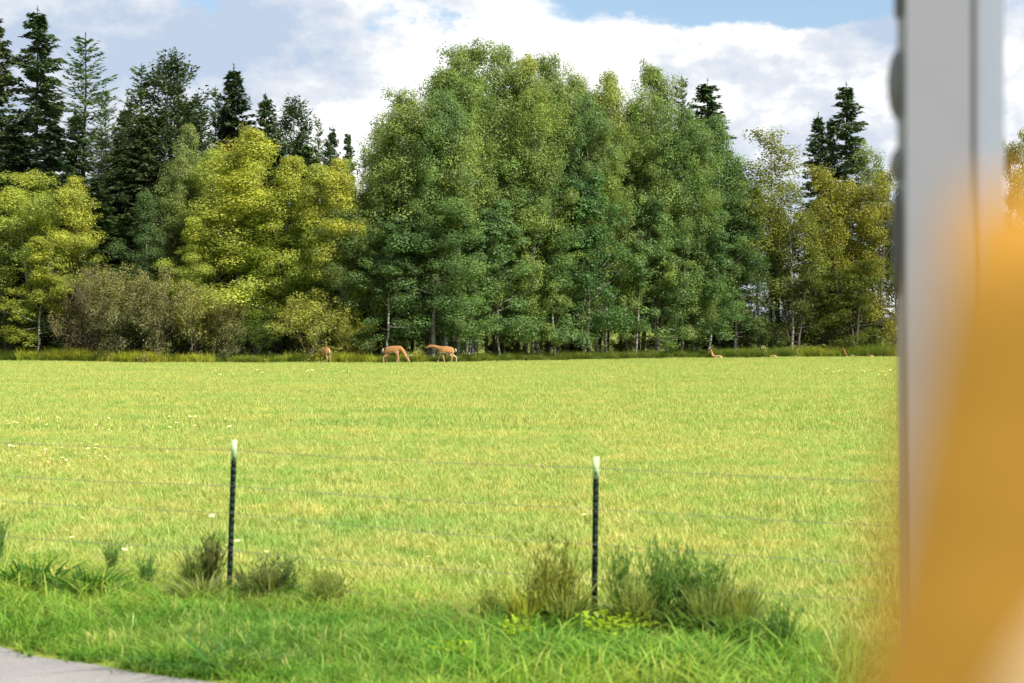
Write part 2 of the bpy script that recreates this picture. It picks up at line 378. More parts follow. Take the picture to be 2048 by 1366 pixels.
scatter('road_edge_grass', small, [(x, y, 0) for x, y in pe], [random.uniform(.6, 1.2) for _ in pe], [random.randrange(4) for _ in pe],
        'thinner grass creeping over the edge of the road', 'grass')
rank = patchset(5, M_RANK, 1300, 1.6, .58, .017, 1.1, 3, hvar=.55)
pr = []
for i in range(1500):
    px = random.uniform(-300, 2300); Y = yedge(px)+random.uniform(.2, 3.5); pr.append((px, at(px, Y), Y))
def rk(px):
    return float(np.interp(px, [0, 60, 400, 450, 700, 900, 1450, 1800, 2000], [.75, .5, .5, .5, .5, .5, .58, .95, 1.0]))
scatter('edge_grass', rank, [(x, y, 0) for _, x, y in pr], [random.uniform(.35, 1.25)*rk(p) for p, _, _ in pr], [random.randrange(5) for _ in pr],
        'rank knee-high grass along the foot of the wood', 'grass')

gold = patchset(4, M_GOLD, 700, 1.2, .50, .022, .9, 4, hvar=.5)
pg = []
for i in range(115):
    px = random.choice([random.uniform(50, 330), random.uniform(50, 330), random.uniform(330, 640), random.uniform(640, 860), random.uniform(1600, 1800)]); Y = yedge(px)+random.uniform(0, 1.0); pg.append((px, at(px, Y), Y))
scatter('goldenrod', gold, [(x, y, 0) for _, x, y in pg], [random.uniform(.55, 1.1)*(1 if p < 330 else .85) for p, _, _ in pg], [random.randrange(4) for _ in pg],
        'yellow-green weeds and goldenrod in a band before the shrubs', 'weeds')

# ------------------------------------------------------------------ foliage engines
def quads(C, Nn, size, rnd, hgt, name, mt, aspect=.8, extra=None):
    n = len(C); g = RNG
    Nn = Nn/(np.linalg.norm(Nn, axis=1)[:, None]+1e-9); a = g.normal(0, 1, (n, 3)); A = np.cross(Nn, a); A /= np.linalg.norm(A, axis=1)[:, None]+1e-9; B = np.cross(Nn, A)
    s = size[:, None]
    V = np.stack([C-A*s*.5, C-B*s*.5*aspect+Nn*s*.1, C+A*s*.5, C+B*s*.5*aspect+Nn*s*.1], 1).reshape(-1, 3)
    return mesh_np(name, V, [np.arange(4*n).reshape(n, 4)], mt, {'rnd': np.repeat(rnd, 4), 'hgt': np.repeat(hgt, 4)})
def broadleaf(seed, H=18., Rr=3., t0=.15, nleaf=20000, lean=.3, forks=1, nlimb=44, clump=.68, leaf=.135, barkm=M_ASPEN, tr=.14, top=.35, shape=None, sparse=0.):
    g = np.random.default_rng(seed); wood = Geo(); CL = []
    for fk in range(forks):
        az = g.random()*6.28; off = 0 if forks == 1 else Rr*.45
        n = 14; f = np.linspace(0, 1, n); wob = np.cumsum(g.normal(0, .06, (n, 2)), 0)
        hh = H*(1 if fk == 0 else g.uniform(.78, .97))
        P = np.stack([f*lean*g.normal()+wob[:, 0]+math.cos(az)*off*f**.7, f*lean*g.normal()+wob[:, 1]+math.sin(az)*off*f**.7, f*hh*.97], 1)
        wood.tube(P, tr*(1-f*.9)*(1 if fk == 0 else .8), 7)
        for i in range(nlimb//forks):
            t = t0+(1-t0)*((i+g.random())/(nlimb//forks))**.75; t = min(t, .985)
            base = np.array([np.interp(t, f, P[:, k]) for k in range(3)])
            u = (t-t0)/(1-t0)
            rr = (shape(u) if shape else (.62+.38*math.sin(min(1, u*1.9+.2)*math.pi/2))*math.sqrt(max(0, 1-u**2.6))+.10)*Rr*g.uniform(.5, 1.2)/(1 if forks == 1 else 1.3)
            a = g.random()*6.283; el = R(g.uniform(22, 62) if u > .25 else g.uniform(-18, 30))
            d = np.array([math.cos(a)*math.cos(el), math.sin(a)*math.cos(el), math.sin(el)]); k = 5; s = np.linspace(0, 1, k)
            B = base+np.outer(s*rr, d)+np.outer(s**2, [0, 0, rr*.12]); B += g.normal(0, .05*rr, B.shape)*s[:, None]
            wood.tube(B, (.016+.05*(1-u))*(1-s*.8)*tr/.14, 4)
            m = max(3, int(2.5+rr*1.5))
            for j in range(m):
                s_ = g.uniform(.45, 1.1); c = base+d*rr*s_+np.array([0, 0, rr*.12*s_**2])+g.normal(0, .16*rr, 3)*np.array([1, 1, 1.1])
                CL.append((*c, clump*g.uniform(.4, 1.3)*(.65+.35*min(1, rr/Rr*1.6)), u))
        CL.append((*P[-1], clump*.7, 1.)); CL.append((*(P[-1]-[0, 0, .5]), clump*.8, 1.))
    CL = np.array(CL)
    if sparse > 0: CL = CL[g.random(len(CL)) > sparse]
    w = CL[:, 3]**2.2; k = g.choice(len(CL), nleaf, p=w/w.sum())
    v = g.normal(0, 1, (nleaf, 3)); v /= np.linalg.norm(v, axis=1)[:, None]; rad = g.random(nleaf)**.36
    cl = CL[k]; C = cl[:, :3]+v*(rad*cl[:, 3])[:, None]*np.array([1.05, 1.05, .95])
    Nn = v*1.0+np.array([0, 0, .5])+g.normal(0, .38, (nleaf, 3))
    cr_ = g.random(len(CL)); rnd = (.4*g.random(nleaf)+.6*cr_[k]).clip(0, 1)
    hgt = (C[:, 2]/H).clip(0, 1)
    return wood.mesh('trunk', barkm), quads(C, Nn, leaf*g.uniform(.7, 1.3, nleaf), rnd, hgt, 'crown', M_LEAF), H, Rr
def conifer(seed, H=22., Rr=3., kind='spruce', t0=.06):
    g = np.random.default_rng(seed); wood = Geo(); f = np.linspace(0, 1, 12)
    P = np.stack([np.cumsum(g.normal(0, .03, 12)), np.cumsum(g.normal(0, .03, 12)), f*H], 1); wood.tube(P, .2*(1-f*.95), 7)
    C = []; D = []; Sz = []; Rn = []
    z = t0*H
    while z < H*.985:
        u = (z/H-t0)/(1-t0)
        if kind == 'spruce': L0 = Rr*((1-u)**.68*.96+.04); nb = 7; 
        elif kind == 'larch': L0 = Rr*((1-u)**.58*.95+.05); nb = 6
        else: L0 = Rr*(math.sin(min(1, (1-u)*1.5+.12)*math.pi/2))*.95; nb = 6
        for b in range(nb):
            if g.random() < (.10 if kind != 'larch' else .2): continue
            a = g.random()*6.283; L_ = L0*g.uniform(.5, 1.3)
            if kind == 'spruce': el0, sag, tip = R(g.uniform(-14, 14)+22*u), -.26, .12
            elif kind == 'larch': el0, sag, tip = R(g.uniform(4, 30)+14*u), -.12, .12
            else: el0, sag, tip = R(g.uniform(10, 35)), -.05, .25
            ns = 9; s = np.linspace(0, 1, ns)
            hx = np.cos(a); hy = np.sin(a)
            base = np.array([np.interp(z/H, f, P[:, 0]), np.interp(z/H, f, P[:, 1]), z+g.uniform(-.15, .15)])
            zz = s*L_*math.sin(el0)+sag*L_*s*s*(1-u*.6)+tip*L_*s**3*.6
            B = base+np.stack([hx*s*L_, hy*s*L_, zz], 1); wood.tube(B, .03*(1-s*.85)*(1.2-u), 3)
            m = int({'spruce': 115, 'larch': 74, 'pine': 110}[kind]*max(.25, L_/Rr))
            lo = {'spruce': .10, 'larch': .06, 'pine': .35}[kind]
            q = lo+(1-lo)*g.random(m)**.8; c = np.stack([np.interp(q, s, B[:, k]) for k in range(3)], 1)
            wd = L_*({'spruce': .26, 'larch': .2, 'pine': .22}[kind])*(1-q*.65)
            side = g.uniform(-1, 1, m)*wd
            if kind == 'pine': c += g.normal(0, .2, (m, 3)); 
            c += np.stack([-hy*side, hx*side, (-.10*np.abs(side)-g.random(m)*(.22 if kind == 'spruce' else .1))], 1)
            dd = np.stack([hx-hy*np.sign(side)*.9+g.normal(0, .35, m), hy+hx*np.sign(side)*.9+g.normal(0, .35, m), g.normal(-.35 if kind == 'spruce' else .15, .45, m)], 1)
            C.append(c); D.append(dd); Sz.append(np.full(m, 1.)*g.uniform(.7, 1.2, m)); Rn.append(.5*g.random(m)+.5*g.random())
        z += {'spruce': .46, 'larch': .42, 'pine': .5}[kind]*(1-.45*u)*g.uniform(.7, 1.3)*H/22
    for zt in np.linspace(.93, 1, 14): C.append(np.array([[P[-1, 0], P[-1, 1], zt*H]])); D.append(g.normal(0, 1, (1, 3))+[0, 0, .6]); Sz.append(np.array([.8])); Rn.append(np.array([.5]))
    C = np.concatenate(C); D = np.concatenate(D); Sz = np.concatenate(Sz); Rn = np.concatenate(Rn); n = len(C)
    D /= np.linalg.norm(D, axis=1)[:, None]; A = np.cross(D, g.normal(0, 1, (n, 3))+[0, 0, 1.5]); A /= np.linalg.norm(A, axis=1)[:, None]
    ln = ({'spruce': .36, 'larch': .30, 'pine': .30}[kind]*Sz)[:, None]; wd = ({'spruce': .12, 'larch': .085, 'pine': .13}[kind]*Sz)[:, None]
    V = np.stack([C-D*ln*.4, C-A*wd*.5, C+D*ln*.6, C+A*wd*.5], 1).reshape(-1, 3)
    me = mesh_np('crown', V, [np.arange(4*n).reshape(n, 4)], M_NEEDLE, {'rnd': np.repeat(Rn, 4), 'hgt': np.repeat((C[:, 2]/H).clip(0, 1), 4)})
    return wood.mesh('trunk', M_SPRUCEBARK), me, H, Rr
VAR = {}
VAR['aspen'] = [broadleaf(s, 18, 2.9, .10, 40000, tr=.15, leaf=.115, nlimb=54) for s in (1, 2, 3, 4)]
VAR['fork'] = [broadleaf(s, 18, 3.4, .13, 46000, leaf=.115, forks=2, tr=.15, nlimb=64) for s in (5, 6)]
def ogive(u): return (.35+.65*min(1, u*4+.2))*(1-u)**.72+.07
VAR['point'] = [broadleaf(s, 17, 2.9, .08, 44000, tr=.14, leaf=.098, nlimb=58, shape=ogive) for s in (31, 32, 33)]
VAR['young'] = [broadleaf(s, 10, 2.0, .10, 18000, clump=.42, leaf=.11, nlimb=34, tr=.075) for s in (7, 8)]
VAR['thin'] = [broadleaf(s, 17, 2.2, .25, 7000, sparse=.35, tr=.11, nlimb=34) for s in (9, 10)]
VAR['dark'] = [broadleaf(s, 14, 3.2, .12, 19000, barkm=M_DARKBARK, forks=2, tr=.17, nlimb=50) for s in (12, 13)]
def dome(u): return .55+.45*math.sin(math.pi*min(1, u+.25)) if u < .75 else .95*(1-(u-.75)*2.2)
VAR['shrub'] = [broadleaf(s, 4.2, 2.5, .04, 10000, barkm=M_TWIG, forks=4, tr=.045, nlimb=60, clump=.42, leaf=.095, shape=dome) for s in (14, 15, 16)]
VAR['spruce'] = [conifer(s, 22, 3.0, 'spruce') for s in (21, 22, 23)]
VAR['larch'] = [conifer(s, 22, 3.0, 'larch') for s in (24, 25)]
VAR['pine'] = [conifer(s, 20, 3.0, 'pine', .25) for s in (26, 27)]
NAME = dict(aspen='aspen_tree', point='aspen_tree', fork='aspen_tree', young='young_aspen_tree', thin='aspen_tree', dark='broadleaf_tree', shrub='shrub', spruce='spruce_tree', larch='larch_tree', pine='pine_tree')
CAT = dict(aspen='tree', point='tree', fork='tree', young='tree', thin='tree', dark='tree', shrub='shrub', spruce='tree', larch='tree', pine='tree')
WID = dict(aspen=1.27, point=1.3, fork=1.2, young=1.2, thin=1.25, dark=1.15, shrub=1.1, spruce=1.4, larch=1.2, pine=1.25)
cnt = 0
def tree(kind, px, top, hw, off, col, autumn, label, group=None, lean=0, ry=None, var=None):
    """px, top, hw: where the crown stands in the photo; off: metres behind the wood's front edge"""
    global cnt; cnt += 1
    Y = yedge(px)+off; s = F/Y; H = (HZ-top)/s+CH; rr = hw/s*WID.get(kind, 1)
    tm, cm, H0, R0 = VAR[kind][(var if var is not None else cnt) % len(VAR[kind])]
    o = empty(NAME[kind], (at(px, Y), Y, 0), random.uniform(0, 6.28) if ry is None else ry)
    sx = rr/R0*1.0
    o.scale = (sx, sx, H/H0); o.rotation_euler[1] = 0
    if lean: o.rotation_euler = (R(lean*.4), R(lean), random.uniform(0, 6.28))
    tag(o, label, CAT[kind], group)
    link('trunk', tm, o); c = link('crown', cm, o); c.color = (*col, 1); c['autumn'] = float(autumn)
    return o
G1 = (.150, .235, .075); G2 = (.185, .26, .075); G3 = (.135, .225, .080); G4 = (.22, .285, .085)
YG = (.27, .36, .085); YG2 = (.33, .40, .085); GG = (.19, .25, .095); OL = (.19, .19, .03); OG = (.15, .185, .035)
SP = (.058, .100, .038); SPB = (.075, .10, .045); LA = (.095, .165, .04)
# conifers behind on the left
BACKC = 'dark conifers standing behind the yellow-green aspens'
for kind, px, top, hw, off, col, lab in [
    ('spruce', -8, 30, 75, 14, SPB, 'tall spruce cut by the left edge of the picture'),
    ('spruce', 75, 12, 92, 17, SP, 'tallest spruce, dark spire leftmost of the full ones against the sky'),
    ('larch', 168, 66, 100, 15, LA, 'tall larch with wide upswept open branches beside the tallest spruce'),
    ('spruce', 150, 215, 60, 13, SP, 'narrow black-green spruce in front of the open larch'),
    ('larch', 213, 175, 48, 20, LA, 'slim larch in the gap between the open larch and the light green larch'),
    ('larch', 283, 128, 82, 15, (.095, .16, .03), 'dense light green larch left of the dark round-headed pine'),
    ('pine', 345, 110, 72, 16, (.055, .09, .035), 'dark pine with bushy rounded head left of the gap of sky'),
    ('larch', 432, 172, 46, 18, LA, 'green larch just left of the broad spruce behind the yellow aspens'),
    ('spruce', 467, 130, 72, 18, (.04, .07, .028), 'broad pointed spruce above the tallest yellow aspen'),
    ('spruce', 530, 184, 56, 17, SP, 'dark blunt spruce right of the broad pointed spruce'),
    ('pine', 585, 200, 52, 20, SP, 'open scraggly pine with bare lower limbs against the white cloud'),
    ('larch', 637, 234, 32, 19, LA, 'small green larch, first of the trio at the end of the conifers'),
    ('spruce', 665, 250, 36, 17, SP, 'small dark spruce, middle of the trio at the end of the conifers'),
    ('spruce', 696, 258, 30, 19, SP, 'small dark spruce nearest the green grove, last of the conifers on the left'),
    ('spruce', 30, 240, 90, 11, (.035, .06, .028), 'full green-black spruce filling the space under the leftmost spires'),
    ('spruce', 112, 235, 80, 11, (.035, .065, .03), 'broad dark spruce below and right of the tallest spruce')]:
    tree(kind, px, top, hw, off, col, .0, lab, BACKC)
for px, top, hw, off in [(200, 300, 75, 9), (235, 340, 80, 11), (262, 270, 75, 12), (300, 250, 80, 13), (335, 280, 85, 14), (385, 240, 70, 17), (410, 260, 60, 20),
                         (500, 290, 60, 15), (560, 320, 60, 15), (610, 330, 50, 14), (5, 420, 90, 7), (190, 420, 70, 7), (245, 450, 60, 8), (650, 345, 45, 15), (440, 250, 60, 19), (495, 270, 55, 19), (550, 285, 55, 19), (600, 300, 50, 20), (365, 230, 60, 19), (240, 240, 60, 19), (-60, 250, 90, 12)]:
    tree(random.choice(['spruce', 'spruce', 'larch']), px, top-random.uniform(25, 75), hw, off, random.choice([SP, SPB, (.07, .12, .035)]), 0, 'dark conifer in the shaded mass of conifers behind the aspens', 'conifers filling the shaded wood behind the aspens', lean=random.uniform(-1.5, 1.5))
# yellow-green broadleaf trees, left
YGR = 'yellow-green aspens along the left of the wood'
for kind, px, top, hw, off, col, au, lab, var in [
    ('fork', 85, 338, 108, 3.0, YG, .45, 'round yellow-green aspen at the left, its pale trunk showing in the crown', 0),
    ('point', 160, 345, 68, 2.5, YG2, .65, 'yellow-topped leader on the right side of the round left aspen', 1),
    ('young', 73, 488, 62, .9, (.23, .27, .04), .25, 'small young aspen with a bare white stem at the left field edge', 0),
    ('point', 372, 244, 62, 9, GG, .15, 'grey-green aspen peeking over the yellow ones below the pine', 0),
    ('point', 338, 310, 66, 7.5, GG, .2, 'grey-green aspen stepping down left of the brightest yellow one', 1),
    ('point', 302, 380, 62, 5.5, (.10, .16, .055), .0, 'dull green aspen lowest of the steps above the brown shrubs', 2),
    ('aspen', 415, 300, 60, 7, YG, .4, 'yellow-green aspen tucked against the left of the tallest yellow aspen', 3),
    ('point', 462, 255, 118, 3.4, YG2, .65, 'tallest and brightest yellow aspen, golden at its top', 1),
    ('point', 575, 308, 88, 3.2, YG2, .6, 'pointed yellow-green aspen with golden tip and white trunk', 0),
    ('point', 400, 430, 66, 2.4, YG, .5, 'low left shoulder of yellow aspen above the tangled brown shrubs', 2),
    ('thin', 495, 240, 48, 8, (.27, .24, .07), .3, 'thin half-bare aspen with brownish leaves behind the brightest yellow one', 0),
    ('point', 640, 325, 76, 2.0, YG2, .55, 'light yellow-green aspen between the pointed aspen and the golden one', 3),
    ('point', 696, 308, 70, .2, (.36, .39, .07), .4, 'golden aspen at the left shoulder of the green grove', 1),
    ('point', 510, 420, 88, 2.4, (.15, .22, .03), .15, 'green lower aspen beneath the brightest yellow one', 2),
    ('aspen', 600, 450, 80, 2.8, (.15, .22, .03), .15, 'green leafy aspen behind the round yellow shrub', 3),
    ('young', 20, 470, 60, 4, (.13, .18, .035), .2, 'dull green young aspen under the left frame edge', 1)]:
    tree(kind, px, top, hw, off if kind == 'young' else off+2.6, col, au, lab, YGR, var=var)
# the green grove
GR = 'green aspens of the dense grove in the middle'
for kind, px, top, hw, off, col, au, lab in [
    ('aspen', 700, 420, 66, 2.6, (.11, .17, .06), .05, 'low grey-green aspen bulging left at the foot of the grove'),
    ('point', 752, 262, 66, 5.0, G2, .12, 'leftmost tall aspen of the green grove, stepping up from the golden one'),
    ('aspen', 792, 183, 74, 4.5, G2, .18, 'aspen at the grove\'s left with narrow head just below the big crown'),
    ('aspen', 868, 140, 66, 6, G1, .12, 'left shoulder of the tallest crown of the grove'),
    ('fork', 948, 74, 112, 5.5, G1, .16, 'tallest aspen of the grove with the big rounded head'),
    ('aspen', 905, 112, 70, 7.5, G1, .12, 'left half of the big rounded head of the grove, just under its tallest point'),
    ('aspen', 995, 92, 72, 7.5, G1, .12, 'right half of the big rounded head of the grove, just under its tallest point'),
    ('aspen', 1048, 118, 58, 7, G4, .28, 'slim lighter green aspen between the two highest heads of the grove'),
    ('aspen', 1108, 108, 64, 6, G1, .12, 'aspen with small rounded head right of the grove\'s tallest crown'),
    ('aspen', 1160, 148, 62, 7, G2, .2, 'flat-headed aspen in the middle of the grove\'s top line'),
    ('aspen', 1215, 150, 66, 7.5, G4, .22, 'olive-topped aspen left of the tufted head near the grove\'s right'),
    ('aspen', 1285, 128, 68, 6, G1, .15, 'aspen with tall tufted head near the right of the grove'),
    ('point', 1440, 225, 70, 4.5, G3, .0, 'rightmost tall aspen of the grove with ragged outline to the sky'),
    ('aspen', 1470, 400, 58, 3.0, (.10, .175, .06), .0, 'low bulging green aspen at the right end of the grove'),
    ('thin', 917, 248, 56, 1.5, G4, .1, 'thin grey-green aspen standing forward, its white stem bare in the middle'),
    ('aspen', 860, 395, 84, 2.0, G3, .0, 'lower leafy aspen left of the forward thin one'),
    ('young', 1180, 370, 66, 1.6, (.085, .17, .055), .0, 'fresh green young aspen with pale trunk in front of the middle of the grove'),
    ('aspen', 1345, 262, 66, 2.2, (.11, .18, .055), .0, 'front aspen with a long pale trunk right of centre in the grove'),
    ('young', 1000, 420, 66, 1.4, G3, .0, 'leafy young aspen in front of the grove below the tallest crown'),
    ('aspen', 1080, 330, 74, 2.4, G3, .0, 'front row aspen in the middle of the grove, pale stem in dark gap'),
    ('young', 1270, 400, 62, 1.8, G3, .0, 'leafy young aspen low in front of the tufted head'),
    ('young', 1410, 420, 66, 1.6, (.10, .175, .06), .0, 'young aspen with dark hanging boughs near the grove\'s right end'),
    ('young', 775, 450, 66, 1.5, (.085, .15, .05), .0, 'leafy young aspen above the two facing deer'),
    ('young', 930, 470, 66, 1.8, G3, .0, 'leafy young aspen above the left-walking deer'),
    ('young', 1110, 480, 62, 1.2, G2, .0, 'low-branched young aspen at the grove\'s front between pale stems'),
    ('young', 1330, 480, 66, 1.2, G2, .0, 'low-branched young aspen in front of the aspen with the long pale trunk')]:
    tree(kind, px, top, hw, off, col, au, lab, GR)
for kind, px, top, hw, lab in [('larch', 1363, 152, 62, 'pointed dark conifer rising from the grove, left one of the pair'), ('spruce', 1412, 158, 84, 'pointed conifer with a needle-thin tip, right one of the pair in the grove')]:
    tree(kind, px, top, hw, 8, (.055, .10, .035), 0, lab, 'pair of conifers in the right of the grove')
k = 0
for px in np.linspace(735, 1465, 46):
    p = px+random.uniform(-12, 12); ridge = float(np.interp(p, [720, 790, 870, 950, 1020, 1050, 1110, 1200, 1290, 1360, 1460], [330, 260, 200, 140, 190, 200, 180, 200, 190, 230, 330]))
    k += 1; of = random.choice([2, 3, 4, 6, 8, 10, 12])
    tree('aspen' if k % 4 else 'thin', p, ridge+random.uniform(-25, 90), random.uniform(44, 62), of, random.choice([G1, G2, G3]), .05,
         'slender aspen inside the dense green grove, its trunk crowded among the others', 'slender aspens crowded inside the green grove')
# right part
RG = 'mixed trees right of the green grove'
for kind, px, top, hw, off, col, au, lab in [
    ('spruce', 1692, 163, 72, 12, SP, 0, 'tallest spruce on the right, ragged spire against the cloud'),
    ('spruce', 1637, 226, 52, 12, SP, 0, 'lower spruce left of the ragged spire on the right'),
    ('spruce', 1662, 232, 36, 14, SP, 0, 'narrow spruce squeezed between the two dark spires on the right'),
    ('thin', 1540, 268, 72, 5, (.13, .16, .04), .2, 'see-through tree with forked dark trunk just right of the grove'),
    ('thin', 1518, 350, 60, 3, OG, .15, 'open tree with sky showing through, beside the forked dark trunk'),
    ('dark', 1560, 400, 62, 5, OG, .3, 'olive broadleaf tree behind the slender pale stem on the right'),
    ('thin', 1585, 362, 50, 2, (.16, .19, .05), .15, 'slender aspen with one thin pale stem right of the grove'),
    ('dark', 1685, 336, 78, 4, OL, .34, 'rusty orange topped broadleaf tree under the ragged spruce'),
    ('dark', 1745, 350, 72, 4.5, OL, .34, 'rusty orange topped tree nearest the grey post'),
    ('dark', 1640, 430, 64, 3, OG, .2, 'rounded olive tree left of the rusty orange ones'),
    ('dark', 1755, 305, 56, 10, GG, .0, 'green tree rising behind the rusty orange ones'),
    ('dark', 1790, 380, 60, 6, OG, .1, 'dark olive tree half hidden by the grey post'),
    ('dark', 1590, 520, 60, 2, (.09, .12, .025), .1, 'low dark broadleaf tree under the open trees'),
    ('dark', 1710, 520, 70, 2, (.09, .12, .02), .1, 'low dark olive tree below the rusty orange ones'),
    ('dark', 2040, 262, 60, 6, (.16, .17, .04), .3, 'tree seen in the strip of view right of the grey post'),
    ('dark', 1880, 330, 90, 5, OG, .1, 'broadleaf tree hidden behind the grey post')]:
    tree(kind, px, top, hw, off, col, au, lab, RG)
# shrubs
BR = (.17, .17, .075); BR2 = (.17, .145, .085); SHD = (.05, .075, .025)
for px, top, hw, off, col, au, lab in [
    (165, 550, 62, 2.8, BR2, .05, 'brownish shrub right of the small white-stemmed aspen'),
    (235, 562, 80, 1.6, BR, .12, 'olive-brown shrub, second of the tangled row from the left'),
    (310, 568, 72, 1.8, BR, .1, 'tall mottled shrub with pale dead twigs in the tangled row'),
    (385, 580, 80, 1.5, (.21, .22, .08), .2, 'shrub with yellowish top leaves under the bright yellow aspen'),
    (445, 610, 56, 1.3, BR, .1, 'drooping brownish shrub at the right end of the tangled row'),
    (612, 605, 84, 1.2, (.29, .31, .075), .25, 'round yellow shrub behind the grazing deer on the left'),
    (690, 640, 56, 1.6, (.16, .19, .04), .3, 'green-yellow shrub between the round yellow shrub and the grove'),
    (505, 650, 50, 1.6, (.10, .15, .03), .0, 'small green shrub in the shade left of the round yellow shrub')]:
    tree('shrub', px, top, hw, off, col, au, lab, 'shrubs along the field edge on the left')
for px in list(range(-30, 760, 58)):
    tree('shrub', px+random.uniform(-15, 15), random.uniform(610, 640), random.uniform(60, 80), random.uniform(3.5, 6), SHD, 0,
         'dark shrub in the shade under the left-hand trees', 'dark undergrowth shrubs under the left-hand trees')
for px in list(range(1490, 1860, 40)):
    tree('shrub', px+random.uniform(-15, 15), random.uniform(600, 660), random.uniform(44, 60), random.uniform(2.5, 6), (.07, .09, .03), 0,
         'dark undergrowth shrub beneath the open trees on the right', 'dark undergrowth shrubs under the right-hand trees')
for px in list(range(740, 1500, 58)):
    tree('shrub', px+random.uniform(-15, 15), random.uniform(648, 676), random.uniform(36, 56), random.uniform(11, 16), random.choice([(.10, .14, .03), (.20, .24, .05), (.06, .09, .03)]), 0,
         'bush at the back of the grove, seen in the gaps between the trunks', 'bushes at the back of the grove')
for px in list(range(760, 1480, 46)):
    tree('shrub', px+random.uniform(-15, 15), random.uniform(682, 694), random.uniform(26, 40), random.uniform(4, 10), (.11, .14, .03), 0,
         'knee-high bush of thin leaves between the grove\'s trunks', 'low bushes between the grove trunks')

# ------------------------------------------------------------------ barbed wire fence
fence = tag(empty('wire_fence', (FP0.x, FP0.y, 0)), 'barbed wire fence on dark steel posts with pale green tips', 'fence')
def loc(v): return (v[0]-FP0.x, v[1]-FP0.y)
def tpost(par, pos, top, lean, lab=None):
    x, y = pos; g = Geo(); a = math.atan2(fdir.y, fdir.x)
    def bend(h): return x+lean*h, y
    capz = top-.175
    n = 24
    for (w, d, dy) in ((.023, .004, -.012), (.004, .017, .006)):     # flange and web of the T section
        for i in range(n):
            z0, z1 = -.3+(capz+.3)*i/n, -.3+(capz+.3)*(i+1)/n; h = (z0+z1)/2
            bx, by = bend(h); g.box((bx, by+dy, h), (w, d, (z1-z0)/2+.0005*(i % 2)), a*0)
    for i in range(22): h = .12+i*.052; bx, by = bend(h); g.box((bx, by-.0185, h), (.006, .0045, .009))    # studs
    p = link('fence_post', g.mesh('fence_post', M_POST, False), par)
    c = Geo(); bx, by = bend(top-.085)
    c.box((bx+lean*.0, by-.012, top-.0875), (.0245, .006, .0875)); c.box((bx, by+.006, top-.10), (.0055, .019, .075))
    link('post_cap', c.mesh('post_cap', M_CAP, False), p)
step = FP1-FP0
posts = [FP0-step*1.02, FP0, FP1, FP1+step*1.0]
tops = [1.37, 1.372, 1.342, 1.35]; leans = [.01, .035, .012, -.01]
for p, tp, ln in zip(posts, tops, leans): tpost(fence, loc(p), tp, ln)
for wi, (hl, hr) in enumerate([(1.285, 1.255), (.975, .935), (.74, .655), (.414, .385), (.185, .10)]):
    g = Geo(); far = []
    for i in range(-30, 61):
        s = i/10.; q = FP0+step*s; h = hl+(hr-hl)*s if 0 <= s <= 1 else (hl if s < 0 else hr)
        fr_ = s-math.floor(s); sag = -.018*math.sin(math.pi*fr_)
        x, y = loc(q); far.append((x, y-.024, h+sag))
    far = np.array(far); u = np.linspace(0, len(far)-1, 900); Q = np.stack([np.interp(u, np.arange(len(far)), far[:, k]) for k in range(3)], 1)
    for ph in (0, math.pi):                          # two twisted strands
        tw = Q.copy(); tw[:, 1] += .0022*np.cos(u*6+ph); tw[:, 2] += .0022*np.sin(u*6+ph); g.tube(tw, np.full(len(u), .0012), 3)
    for i in range(0, 300):                          # barbs
        c = np.array([np.interp(i/300*90, np.arange(len(far)), far[:, k]) for k in range(3)])
        for sg in (1, -1): g.tube([c-np.array([.006, 0, .012])*[sg, 1, 1], c+np.array([.006, .003, .012])*[sg, 1, 1]], [.0016, .0010], 3)
    link('barbed_wire', g.mesh('barbed_wire', M_WIRE), fence)

# ------------------------------------------------------------------ weeds at the fence
def weed_mesh(seed, h, spread, n, kind):
    g = np.random.default_rng(seed); V = []; Fq = []; rn = []; hg = []; b = 0
    for i in range(n):
        a = g.random()*6.283; r0 = spread*.35*g.random()**.6; L_ = h*g.uniform(.5, 1.0); le = spread*g.uniform(.1, .9)*(1 if kind == 'reed' else 1.3)
        base = np.array([math.cos(a)*r0, math.sin(a)*r0, 0]); d = np.array([math.cos(a+g.normal(0, .6)), math.sin(a+g.normal(0, .6)), 0])
        sd_ = np.array([-d[1], d[0], 0]); ph = g.random()*3; sd_ = np.array([math.cos(ph), math.sin(ph), 0])
        w = {'reed': .010, 'broom': .006, 'dry': .005}[kind]*g.uniform(.7, 1.4); sg = 5; r_ = g.random()
        for k_ in range(sg+1):
            f_ = k_/sg; c = base+d*le*f_**1.9+np.array([0, 0, L_*(f_-.18*f_*f_*(2 if kind == 'dry' else 1))]); ww = w*(1-f_**2*.9)
            V += [c-sd_*ww, c+sd_*ww]; rn += [r_]*2; hg += [f_]*2
            if k_ < sg: Fq.append([b+2*k_, b+2*k_+1, b+2*k_+3, b+2*k_+2])
        b += 2*sg+2
        if kind == 'broom':                              # fine upright leaves along the stem
            for q in range(16):
                f_ = g.uniform(.3, 1); c = base+d*le*f_**1.9+np.array([0, 0, L_*(f_-.18*f_*f_)])
                dv = np.array([g.normal(0, .5), g.normal(0, .5), 1.2]); dv /= np.linalg.norm(dv); l_ = g.uniform(.04, .09); s2 = np.cross(dv, [g.normal(), g.normal(), 0]); s2 /= np.linalg.norm(s2)+1e-6
                V += [c, c+dv*l_*.5-s2*.006, c+dv*l_, c+dv*l_*.5+s2*.006]; Fq.append([b, b+1, b+2, b+3]); b += 4; rn += [g.random()]*4; hg += [f_]*4
    return mesh_np('weed', np.array(V), [np.array(Fq)], M_WEED, {'rnd': rn, 'hgt': hg})
WV = {('broom', i): weed_mesh(40+i, .82, .22, 60, 'broom') for i in range(3)}
WV.update({('reed', i): weed_mesh(50+i, .66, .3, 110, 'reed') for i in range(2)})
